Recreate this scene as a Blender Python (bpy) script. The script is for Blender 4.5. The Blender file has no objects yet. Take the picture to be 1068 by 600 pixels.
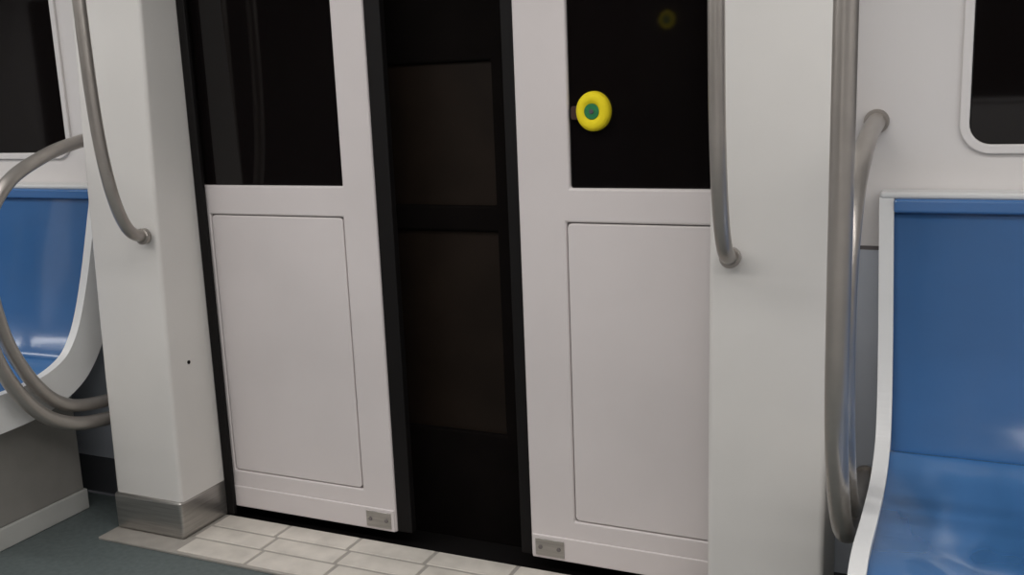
import bpy, bmesh, math
from mathutils import Vector, Matrix
scn=bpy.context.scene
scn.view_settings.view_transform='Standard'
scn.view_settings.look='None'
COL=bpy.context.collection
def lin(c):
    c=c/255.0
    return c/12.92 if c<=0.04045 else ((c+0.055)/1.055)**2.4
def mat(name,rgb,rough=0.5,metal=0.0,spec=0.5,var=0.06,scale=8.0,bump=0.0,stretch=(1,1,1),coat=0.0,emit=None,bd=0.004,rot=0.0):
    m=bpy.data.materials.new(name);m.use_nodes=True
    nt=m.node_tree;N=nt.nodes;L=nt.links
    b=N['Principled BSDF']
    c=tuple(lin(v) for v in rgb)
    tc=N.new('ShaderNodeTexCoord');mp=N.new('ShaderNodeMapping');mp.inputs['Scale'].default_value=stretch
    mp.inputs['Rotation'].default_value=(0,0,rot)
    L.new(tc.outputs['Object'],mp.inputs['Vector'])
    nz=N.new('ShaderNodeTexNoise');nz.inputs['Scale'].default_value=scale;nz.inputs['Detail'].default_value=4
    L.new(mp.outputs[0],nz.inputs['Vector'])
    rp=N.new('ShaderNodeValToRGB')
    rp.color_ramp.elements[0].position=0.3;rp.color_ramp.elements[1].position=0.7
    rp.color_ramp.elements[0].color=tuple(v*(1-var) for v in c)+(1,)
    rp.color_ramp.elements[1].color=tuple(min(1,v*(1+var)) for v in c)+(1,)
    L.new(nz.outputs['Fac'],rp.inputs[0]);L.new(rp.outputs[0],b.inputs['Base Color'])
    b.inputs['Roughness'].default_value=rough;b.inputs['Metallic'].default_value=metal
    b.inputs['Specular IOR Level'].default_value=spec
    b.inputs['Coat Weight'].default_value=coat;b.inputs['Coat Roughness'].default_value=0.10
    if bump:
        nz2=N.new('ShaderNodeTexNoise');nz2.inputs['Scale'].default_value=scale;nz2.inputs['Detail'].default_value=1
        L.new(mp.outputs[0],nz2.inputs['Vector'])
        bp=N.new('ShaderNodeBump');bp.inputs['Strength'].default_value=bump;bp.inputs['Distance'].default_value=bd
        L.new(nz2.outputs['Fac'],bp.inputs['Height']);L.new(bp.outputs[0],b.inputs['Normal'])
        if coat:L.new(bp.outputs[0],b.inputs['Coat Normal'])
    if emit:
        b.inputs['Emission Color'].default_value=(1,.98,.96,1);b.inputs['Emission Strength'].default_value=emit
    return m
M_door=mat('door_white',(214,207,206),0.42,var=0.035,scale=3)
M_wall=mat('wall_white',(216,212,210),0.45,var=0.02,scale=3)
M_pill=mat('pillar_white',(215,212,208),0.44,var=0.035,scale=3)
M_lower=mat('lower_panel_grey',(182,187,196),0.5,var=0.03)
M_floor=mat('floor_vinyl',(90,99,99),0.55,var=0.14,scale=60,bump=0.05)
M_sill=mat('sill_grey',(160,155,148),0.5,var=0.08,scale=20)
M_pad=mat('sill_pad',(205,199,190),0.45,var=0.12,scale=14)
M_black=mat('rubber_black',(18,16,16),0.6,spec=0.2,var=0.1)
M_glass=mat('tinted_glass',(16,13,13),0.04,spec=0.4,var=0.15,scale=2)
M_brown=mat('dark_brown_panel',(32,25,20),0.5,spec=0.12,var=0.3,scale=4)  # mottled dark brown for the panes beyond the gap
M_steel=mat('brushed_steel',(172,169,165),0.30,metal=0.85,var=0.15,scale=6,stretch=(1,1,30),bump=0.03)
M_tube=mat('satin_steel_tube',(168,162,156),0.30,metal=0.65,var=0.05,scale=20)
M_blue=mat('seat_blue',(60,107,162),0.22,spec=0.5,var=0.06,scale=3.5,coat=0.8,bump=0.5,bd=0.010,stretch=(0.7,2.2,1.2))
M_pan_lit=mat('seat_blue_pan_lit',(68,118,174),0.2,spec=0.6,var=0.05,scale=3.2,coat=1.0,bump=0.8,bd=0.022,stretch=(2.4,0.7,1),rot=0.6)  # lit look of the pan put into the colour: backrest plastic, lighter blue
M_shell=mat('seat_shell',(208,208,207),0.38,var=0.03,scale=4)
M_yel=mat('button_yellow',(238,216,38),0.75,spec=0.2,var=0.03)
M_grn=mat('button_green',(30,118,68),0.55,var=0.2,scale=90)
M_red=mat('label_red',(200,50,45),0.5,var=0.05)
M_dred=mat('tab_darkred',(56,28,20),0.5,var=0.05)
M_groove=mat('groove_grey',(112,107,106),0.7,var=0.05)
M_under=mat('under_seat_grey',(134,131,126),0.6,var=0.1,scale=6)
M_kick=mat('wall_kick_dark',(74,76,80),0.6,var=0.1,scale=6)
M_plinth=mat('plinth_grey',(178,178,174),0.5,var=0.06,scale=6)
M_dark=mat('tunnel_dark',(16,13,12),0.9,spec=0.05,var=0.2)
M_ceil=mat('ceiling_white',(225,225,222),0.6,var=0.02)
M_lamp=mat('lamp_diffuser',(240,240,240),0.5,emit=3.0)

def obj(name,bm,mats,bevel=0.0,seg=3,smooth=False,parent=None):
    bmesh.ops.recalc_face_normals(bm,faces=bm.faces)
    me=bpy.data.meshes.new(name);bm.to_mesh(me);bm.free()
    for m in mats:me.materials.append(m)
    o=bpy.data.objects.new(name,me);COL.objects.link(o)
    if smooth:
        for p in me.polygons:p.use_smooth=True
    if bevel:
        b=o.modifiers.new('bevel','BEVEL');b.width=bevel;b.segments=seg;b.limit_method='ANGLE';b.angle_limit=math.radians(35);b.harden_normals=False
    if parent:o.parent=parent
    return o
def box(bm,x0,x1,y0,y1,z0,z1,mi=0):
    v=[bm.verts.new(p) for p in [(x0,y0,z0),(x1,y0,z0),(x1,y1,z0),(x0,y1,z0),(x0,y0,z1),(x1,y0,z1),(x1,y1,z1),(x0,y1,z1)]]
    for f in [(0,1,2,3),(4,5,6,7),(0,1,5,4),(1,2,6,5),(2,3,7,6),(3,0,4,7)]:
        fc=bm.faces.new([v[i] for i in f]);fc.material_index=mi
    return v
def prism(bm,pts,x0,x1,mi=0,smooth=False,sh=None):
    sh=sh or (lambda z,x:x)
    a=[bm.verts.new((sh(p[1],x0),p[0],p[1])) for p in pts];b=[bm.verts.new((sh(p[1],x1),p[0],p[1])) for p in pts]
    n=len(pts)
    f=bm.faces.new(a);f.material_index=mi
    f=bm.faces.new(b[::-1]);f.material_index=mi
    for i in range(n):
        f=bm.faces.new([a[i],a[(i+1)%n],b[(i+1)%n],b[i]]);f.material_index=mi
        f.smooth=smooth
def plate(bm,xs,zs,holes,y0,y1,mi=0):
    g={}
    def V(i,j,y):
        k=(i,j,y)
        if k not in g:g[k]=bm.verts.new((xs[i],y,zs[j]))
        return g[k]
    solid=lambda i,j:0<=i<len(xs)-1 and 0<=j<len(zs)-1 and (i,j) not in holes
    for i in range(len(xs)-1):
        for j in range(len(zs)-1):
            if not solid(i,j):continue
            for y in (y0,y1):
                bm.faces.new([V(i,j,y),V(i+1,j,y),V(i+1,j+1,y),V(i,j+1,y)]).material_index=mi
            for (di,dj,e) in ((-1,0,((i,j),(i,j+1))),(1,0,((i+1,j),(i+1,j+1))),(0,-1,((i,j),(i+1,j))),(0,1,((i,j+1),(i+1,j+1)))):
                if not solid(i+di,j+dj):
                    p,q=e;bm.faces.new([V(*p,y0),V(*q,y0),V(*q,y1),V(*p,y1)]).material_index=mi
def cyl(bm,c,axis,r,h,mi=0,seg=32,r2=None):
    ax=Vector(axis).normalized()
    rot=Vector((0,0,1)).rotation_difference(ax).to_matrix().to_4x4()
    res=bmesh.ops.create_cone(bm,cap_ends=True,segments=seg,radius1=r,radius2=r if r2 is None else r2,depth=h,matrix=Matrix.Translation(Vector(c))@rot)
    fs={f for v in res['verts'] for f in v.link_faces}
    for f in fs:
        f.material_index=mi
        if len(f.verts)==4:f.smooth=True
def catmull(P,k=10):
    P=[Vector(p) for p in P];out=[]
    for i in range(len(P)-1):
        a=P[i-1] if i else P[0]*2-P[1];b=P[i];c=P[i+1];d=P[i+2] if i+2<len(P) else P[-1]*2-P[-2]
        for s in range(k):
            t=s/k
            out.append(0.5*((2*b)+(c-a)*t+(2*a-5*b+4*c-d)*t*t+(3*b-a-3*c+d)*t**3))
    out.append(P[-1]);return out
def tube(bm,P,r,mi=0,k=10,seg=20):
    pts=catmull(P,k);rings=[];n=None
    for i,p in enumerate(pts):
        t=(pts[min(i+1,len(pts)-1)]-pts[max(i-1,0)]).normalized()
        if n is None:n=t.orthogonal().normalized()
        n=(n-t*n.dot(t)).normalized();b=t.cross(n)
        rings.append([bm.verts.new(p+r*(math.cos(2*math.pi*j/seg)*n+math.sin(2*math.pi*j/seg)*b)) for j in range(seg)])
    for A,B in zip(rings,rings[1:]):
        for j in range(seg):
            f=bm.faces.new([A[j],A[(j+1)%seg],B[(j+1)%seg],B[j]]);f.smooth=True;f.material_index=mi
    bm.faces.new(rings[0]).material_index=mi;bm.faces.new(rings[-1][::-1]).material_index=mi
def rrect(x0,x1,z0,z1,r,k=8):
    o=[]
    for cx,cz,a0 in ((x1-r,z1-r,0),(x0+r,z1-r,90),(x0+r,z0+r,180),(x1-r,z0+r,270)):
        for i in range(k+1):
            a=math.radians(a0+90*i/k);o.append((cx+r*math.cos(a),cz+r*math.sin(a)))
    return o
def slab(bm,pts,y0,y1,mi):
    a=[bm.verts.new((p[0],y0,p[1])) for p in pts];b=[bm.verts.new((p[0],y1,p[1])) for p in pts];n=len(pts)
    bm.faces.new(a).material_index=mi;bm.faces.new(b[::-1]).material_index=mi
    for i in range(n):bm.faces.new([a[i],a[(i+1)%n],b[(i+1)%n],b[i]]).material_index=mi
def ring(bm,outer,inner,y0,y1,mi):
    n=len(outer)
    O0=[bm.verts.new((p[0],y0,p[1])) for p in outer];O1=[bm.verts.new((p[0],y1,p[1])) for p in outer]
    I0=[bm.verts.new((p[0],y0,p[1])) for p in inner];I1=[bm.verts.new((p[0],y1,p[1])) for p in inner]
    for i in range(n):
        j=(i+1)%n
        for q in ([O0[i],O0[j],I0[j],I0[i]],[O1[i],O1[j],I1[j],I1[i]],[O0[i],O0[j],O1[j],O1[i]],[I0[i],I0[j],I1[j],I1[i]]):
            bm.faces.new(q).material_index=mi

XL,XR=-7.0,4.5;YF,YB=-0.55,2.42;ZC=2.25
# ---------- shell ----------
bm=bmesh.new();box(bm,XL,XR,YF,2.40,-0.06,0,0);obj('floor',bm,[M_floor])
bm=bmesh.new();box(bm,XL,XR,YF-0.1,2.56,ZC,ZC+0.06,0);obj('ceiling',bm,[M_ceil])
bm=bmesh.new()
for x0,x1 in ((XL,-2.30),(-0.42,XR)):
    box(bm,x0,x1,YB,YB+0.10,0.945,ZC,0)
    box(bm,x0,x1,YB+0.004,YB+0.10,0.935,0.945,2)
    box(bm,x0,x1,YB,YB+0.10,0.13,0.935,1)
    box(bm,x0,x1,YB-0.004,YB+0.10,0.0,0.13,3)
box(bm,-2.30,-0.42,2.34,2.40,2.0,ZC,0)
obj('wall_back',bm,[M_wall,M_lower,M_groove,M_kick])
bm=bmesh.new();box(bm,XL,XR,YF-0.1,YF,0,ZC,0);obj('wall_front',bm,[M_wall])
bm=bmesh.new();box(bm,XL-0.1,XL,YF,YB,0,ZC,0);obj('wall_left',bm,[M_wall])
bm=bmesh.new();box(bm,XR,XR+0.1,YF,YB,0,ZC,0);obj('wall_right',bm,[M_wall])
# windows in walls
def window(name,x0,x1,yw,sgn,z0=1.172):
    bm=bmesh.new()
    slab(bm,rrect(x0,x1,z0,2.02,0.045),yw-0.002*sgn,yw+0.004*sgn,0)
    ring(bm,rrect(x0-0.020,x1+0.020,z0-0.02,2.040,0.065),rrect(x0,x1,z0,2.02,0.045),yw-0.009*sgn,yw+0.002*sgn,1)
    return obj(name,bm,[M_glass,M_wall],bevel=0.004)
window('window_1',-4.9,-2.685,YB,1)
window('window_2',-0.032,2.2,YB,1)
window('window_3',-6.2,-3.2,YF,-1,0.72)  # unseen; bottom edge lowered to darken what the door glass reflects
window('window_4',-3.1,-0.9,YF,-1,0.72)  # unseen, same lowered bottom, keeps a pale band out of the reflection
window('window_5',-0.3,2.2,YF,-1)

# ---------- doors ----------
def leaf(name,x0,x1,wx,hx,plx):
    e=bpy.data.objects.new(name,None);COL.objects.link(e)
    bm=bmesh.new()
    xs=sorted({x0,wx[0],wx[1],hx[0],hx[1],x1});zs=[0.035,0.158,0.982,1.07,1.94,2.02]
    holes=set()
    for i in range(len(xs)-1):
        c=(xs[i]+xs[i+1])/2
        if hx[0]<c<hx[1]:holes.add((i,1))
        if wx[0]<c<wx[1]:holes.add((i,3))
    plate(bm,xs,zs,holes,YB,YB+0.035,0)
    obj('frame',bm,[M_door],bevel=0.006,parent=e)
    bm=bmesh.new()
    slab(bm,rrect(hx[0]+0.003,hx[1]-0.003,0.161,0.979,0.012,4),YB+0.001,YB+0.03,0)
    obj('lower_panel',bm,[M_door],bevel=0.003,parent=e)
    bm=bmesh.new();box(bm,hx[0]-0.02,hx[1]+0.02,YB+0.010,YB+0.033,0.14,1.0,0);obj('panel_groove',bm,[M_groove],parent=e)
    bm=bmesh.new();box(bm,wx[0]-0.01,wx[1]+0.01,YB+0.012,YB+0.03,1.06,1.95,0);obj('glass',bm,[M_glass],parent=e)
    bm=bmesh.new();box(bm,x0+0.004,x1-0.004,YB-0.004,YB+0.01,0.036,0.105,0);obj('bottom_flap',bm,[M_door],bevel=0.003,parent=e)
    bm=bmesh.new();box(bm,plx,plx+0.085,YB-0.007,YB+0.0,0.045,0.095,0)
    for dx in (.015,.07):
        cyl(bm,(plx+dx,YB-0.008,.07),(0,1,0),0.006,0.004,1,12)
    obj('corner_plate',bm,[M_steel,M_groove],bevel=0.001,parent=e)
    return e
d1=leaf('door_1',-2.28,-1.54,(-2.17,-1.645),(-2.13,-1.65),-1.64)
d2=leaf('door_2',-1.10,-0.36,(-0.955,-0.43),(-0.968,-0.475),-1.085)
bm=bmesh.new();slab(bm,rrect(-1.54,-1.490,0.036,2.02,0.004,2),YB+0.006,YB+0.032,0);obj('rubber_edge',bm,[M_black],bevel=0.004,parent=d1)
bm=bmesh.new();slab(bm,rrect(-1.135,-1.10,0.036,2.02,0.004,2),YB+0.006,YB+0.032,0);obj('rubber_edge',bm,[M_black],bevel=0.004,parent=d2)
# door open button
def button(name,bc,s):
    e=bpy.data.objects.new(name,None);COL.objects.link(e);e.location=bc
    bc=Vector((0,0,0))
    bm=bmesh.new();n=48
    rows=[]
    for rr,yy in [(0.018,-0.006),(0.020,-0.010),(0.035,-0.010),(0.042,-0.006),(0.0445,0.000),(0.045,0.012)]:
        rows.append([bm.verts.new((bc.x+rr*math.cos(2*math.pi*i/n),bc.y+yy*s,bc.z+1.1*rr*math.sin(2*math.pi*i/n))) for i in range(n)])
    for A,B in zip(rows,rows[1:]):
        for i in range(n):
            f=bm.faces.new([A[i],A[(i+1)%n],B[(i+1)%n],B[i]]);f.smooth=True
    bm.faces.new(rows[0])
    obj('ring',bm,[M_yel],parent=e)
    bm=bmesh.new();cyl(bm,bc+Vector((0,-0.007*s,0)),(0,1,0),0.0195,0.008,0);cyl(bm,bc+Vector((0,-0.012*s,0)),(0,1,0),0.006,0.003,1)
    obj('push_centre',bm,[M_grn,M_kick],bevel=0.0015,parent=e)
    bm=bmesh.new();slab(bm,rrect(-0.058,-0.03,-0.020,0.014,0.006,3),-0.003*s,0.012*s,0);obj('side_tab',bm,[M_dred],bevel=0.002,parent=e)
button('door_button',Vector((-0.888,YB,1.262)),1)
button('opposite_door_button',Vector((-1.555,YF+0.0145,1.62)),-1)  # opposite door's button, unseen, mounted higher so its reflection shows in the window

# dark structure beyond the open gap
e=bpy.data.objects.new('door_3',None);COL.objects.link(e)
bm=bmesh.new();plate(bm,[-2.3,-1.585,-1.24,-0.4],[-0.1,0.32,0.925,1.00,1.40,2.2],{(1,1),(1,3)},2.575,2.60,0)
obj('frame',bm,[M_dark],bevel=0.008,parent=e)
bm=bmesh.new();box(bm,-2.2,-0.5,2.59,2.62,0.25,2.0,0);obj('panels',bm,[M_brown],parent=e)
bm=bmesh.new();box(bm,-2.45,-0.3,2.40,2.56,-0.12,-0.02,0);obj('trim_1',bm,[M_black])

# ---------- sill ----------
bm=bmesh.new();box(bm,-2.44,-0.28,2.125,2.40,0.0,0.008,0)
x=-2.15
while x<-0.6:
    for y0,y1,o in ((2.136,2.222,0.015),(2.232,2.308,0.0),(2.318,2.397,-0.015)):
        a=max(x+o,-2.15);b=min(x+o+0.248,-0.56)
        if b-a>0.03:box(bm,a,b,y0,y1,0.006,0.010,1)
    x+=0.26
obj('door_sill',bm,[M_sill,M_pad],bevel=0.002,seg=2)

# ---------- pillars ----------
def pillar(x0,x1,sx):
    e=bpy.data.objects.new('door_pillar',None);COL.objects.link(e)
    bm=bmesh.new()
    prof=[(2.205,0.012),(2.215,0.5),(2.235,1.1),(2.262,1.7),(2.29,ZC),(2.42,ZC),(2.42,0.012)]
    prism(bm,prof,x0,x1)
    obj('column',bm,[M_pill],bevel=0.012,seg=4,parent=e)
    bm=bmesh.new()
    box(bm,x0-0.003,x1+0.003,2.198,2.416,0.009,0.128)
    obj('kick_plate',bm,[M_steel],bevel=0.010,seg=4,parent=e)
    bm=bmesh.new();box(bm,sx,sx+0.03,YB-0.022,YB-0.006,0.012,1.98,0);obj('door_seal',bm,[M_black],bevel=0.004,parent=e)
    return e
p1=pillar(-2.43,-2.165,-2.163);p2=pillar(-0.55,-0.285,-0.582)
bm=bmesh.new();cyl(bm,(-2.166,2.30,0.545),(1,0,0),0.006,0.006,0,12);obj('screw',bm,[M_black],parent=p1)
bm=bmesh.new();slab(bm,rrect(-2.405,-2.375,1.59,1.63,0.005,3),2.252,2.262,0);obj('label',bm,[M_red],parent=p1)

# ---------- handrails ----------
for X in (-2.198,-0.497):
    bm=bmesh.new()
    tube(bm,[(X,2.075,2.05),(X,2.075,1.7),(X,2.078,1.4),(X,2.088,1.22),(X,2.108,1.09),(X,2.135,1.005),(X,2.168,0.960),(X,2.215,0.944)],0.0175)
    tube(bm,[(X,2.075,2.05),(X,2.09,2.10),(X,2.14,2.13),(X,2.29,2.14)],0.0175)
    cyl(bm,(X,2.207,0.945),(0,1,0),0.023,0.018,0,24)
    obj('handrail',bm,[M_tube])
# ---------- seat-end rails ----------
for Xl,Xp in ((-2.512,-2.492),(-0.220,-0.226)):
    bm=bmesh.new()
    tube(bm,[(Xl,2.42,1.225),(Xl,2.30,1.212),(Xl,2.17,1.18),(Xl,2.04,1.12),(Xl,1.955,1.02),(Xl,1.930,0.90),(Xl,1.940,0.76),(Xl,1.975,0.63),(Xl,2.05,0.50),(Xl,2.14,0.425),(Xl,2.27,0.395),(Xl,2.42,0.39)],0.020)
    cyl(bm,(Xl,2.414,1.225),(0,1,0),0.027,0.010,0,24);cyl(bm,(Xl,2.414,0.39),(0,1,0),0.027,0.010,0,24)
    obj('grab_rail',bm,[M_tube])
    bm=bmesh.new()
    tube(bm,[(Xp,1.875,ZC),(Xp,1.875,1.8),(Xp,1.875,1.3),(Xp,1.875,0.9),(Xp,1.885,0.72),(Xp,1.925,0.58),(Xp,2.01,0.45),(Xp,2.12,0.375),(Xp,2.26,0.343),(Xp,2.42,0.335)],0.0215)
    cyl(bm,(Xp,1.875,ZC-0.012),(0,0,1),0.04,0.024,0,24)
    obj('grab_pole',bm,[M_tube])

# ---------- seats ----------
def seat(x0,x1,door_end):
    e=bpy.data.objects.new('bench_seat',None);COL.objects.link(e)
    tail=[(0,2.02,0.504),(0,1.88,0.500),(0,1.77,0.502),(0,1.70,0.488),(0,1.665,0.45),(0,1.655,0.40)]
    head=[(0,2.372,1.06),(0,2.345,0.95),(0,2.30,0.78),(0,2.255,0.65)]
    P=catmull(head+[(0,2.215,0.575),(0,2.192,0.549),(0,2.178,0.548),(0,2.165,0.546),(0,2.12,0.522)]+tail,6)
    PS=catmull(head+[(0,2.21,0.575),(0,2.165,0.540),(0,2.10,0.516)]+tail,6)
    def sh(z,x):
        # backrest flares slightly wider toward its top at the doorway end
        f=max(0.0,min(1.0,(z-0.50)/0.55))*0.026
        if door_end>0 and x>x1-0.2:return x+f
        if door_end<0 and x<x0+0.2:return x-f
        return x
    def off(d,Q=P):
        o=[]
        for i,p in enumerate(Q):
            t=(Q[min(i+1,len(Q)-1)]-Q[max(i-1,0)]).normalized()
            q=p+Vector((0,t.z,-t.y))*d
            o.append((min(q.y,2.416),q.z))
        return o
    bm=bmesh.new();prism(bm,off(0.0)+off(-0.012)[::-1],x0+0.028,x1-0.028,0,True,sh)
    for f in bm.faces:
        if len(f.verts)==4 and f.calc_center_median().y<2.185:f.material_index=1
    obj('blue_seat_surface',bm,[M_blue,M_pan_lit],parent=e)
    bm=bmesh.new();prism(bm,off(-0.012,PS)+off(-0.07,PS)[::-1],x0+0.01,x1-0.01,0,True,sh);obj('shell',bm,[M_shell],parent=e)
    for a in (x0,x1-0.030):
        bm=bmesh.new();prism(bm,off(0.012,PS)+off(-0.10,PS)[::-1],a,a+0.030,0,False,sh);obj('end_rim',bm,[M_shell],bevel=0.006,parent=e)
    f0=0.026 if door_end<0 else 0;f1=0.026 if door_end>0 else 0
    bm=bmesh.new();box(bm,x0-f0,x1+f1,2.358,2.418,1.060,1.075);obj('top_rim',bm,[M_shell],bevel=0.006,parent=e)
    bm=bmesh.new();box(bm,x0+0.03-f0,x1-0.03+f1,2.350,2.418,1.030,1.061);obj('top_strip',bm,[M_blue],bevel=0.006,parent=e)
    a,b=(x0+0.12,x1-0.12)
    bm=bmesh.new();box(bm,a,b,1.86,2.29,0.07,0.425,0);box(bm,a-0.006,b+0.006,1.85,2.30,0.0,0.07,1);obj('support_box',bm,[M_under,M_plinth],bevel=0.005,parent=e)
    return e
seat(-0.178,2.35,-1)
seat(-5.2,-2.545,1)

# ---------- ceiling lamps ----------
for y in (0.25,1.45):
    e=bpy.data.objects.new('ceiling_light',None);COL.objects.link(e)
    bm=bmesh.new();box(bm,-6,3.8,y-0.13,y+0.13,ZC-0.03,ZC,0);obj('housing',bm,[M_shell],bevel=0.01,parent=e)
    bm=bmesh.new();box(bm,-5.95,3.75,y-0.10,y+0.10,ZC-0.036,ZC-0.028,0);obj('diffuser',bm,[M_lamp],parent=e)
    ld=bpy.data.lights.new('lamp','AREA');ld.shape='RECTANGLE';ld.size=9.6;ld.size_y=0.2;ld.energy=(55 if y<1 else 39);ld.color=(1,0.97,0.945)
    lo=bpy.data.objects.new('lamp',ld);COL.objects.link(lo);lo.location=(-1.1,y,ZC-0.045);lo.parent=e
w=bpy.data.worlds.new('world');scn.world=w;w.use_nodes=True
w.node_tree.nodes['Background'].inputs[0].default_value=(0.02,0.02,0.022,1)

# ---------- camera ----------
p=math.atan(218/1065);r=math.radians(2.3);yw=math.radians(25)
R=Vector((math.cos(yw),math.sin(yw),0));H=Vector((-math.sin(yw),math.cos(yw),0));Z=Vector((0,0,1))
F=H*math.cos(p)-Z*math.sin(p);D=-H*math.sin(p)-Z*math.cos(p)
cx=R*math.cos(r)+D*math.sin(r);cy=R*math.sin(r)-D*math.cos(r);cz=-F
cd=bpy.data.cameras.new('camera');cam=bpy.data.objects.new('camera',cd);COL.objects.link(cam)
mw=Matrix((cx,cy,cz)).transposed().to_4x4();mw.translation=Vector((0,0,1.35));cam.matrix_world=mw
cd.sensor_width=36;cd.lens=36*1065/1068;cd.clip_start=0.02
scn.camera=cam
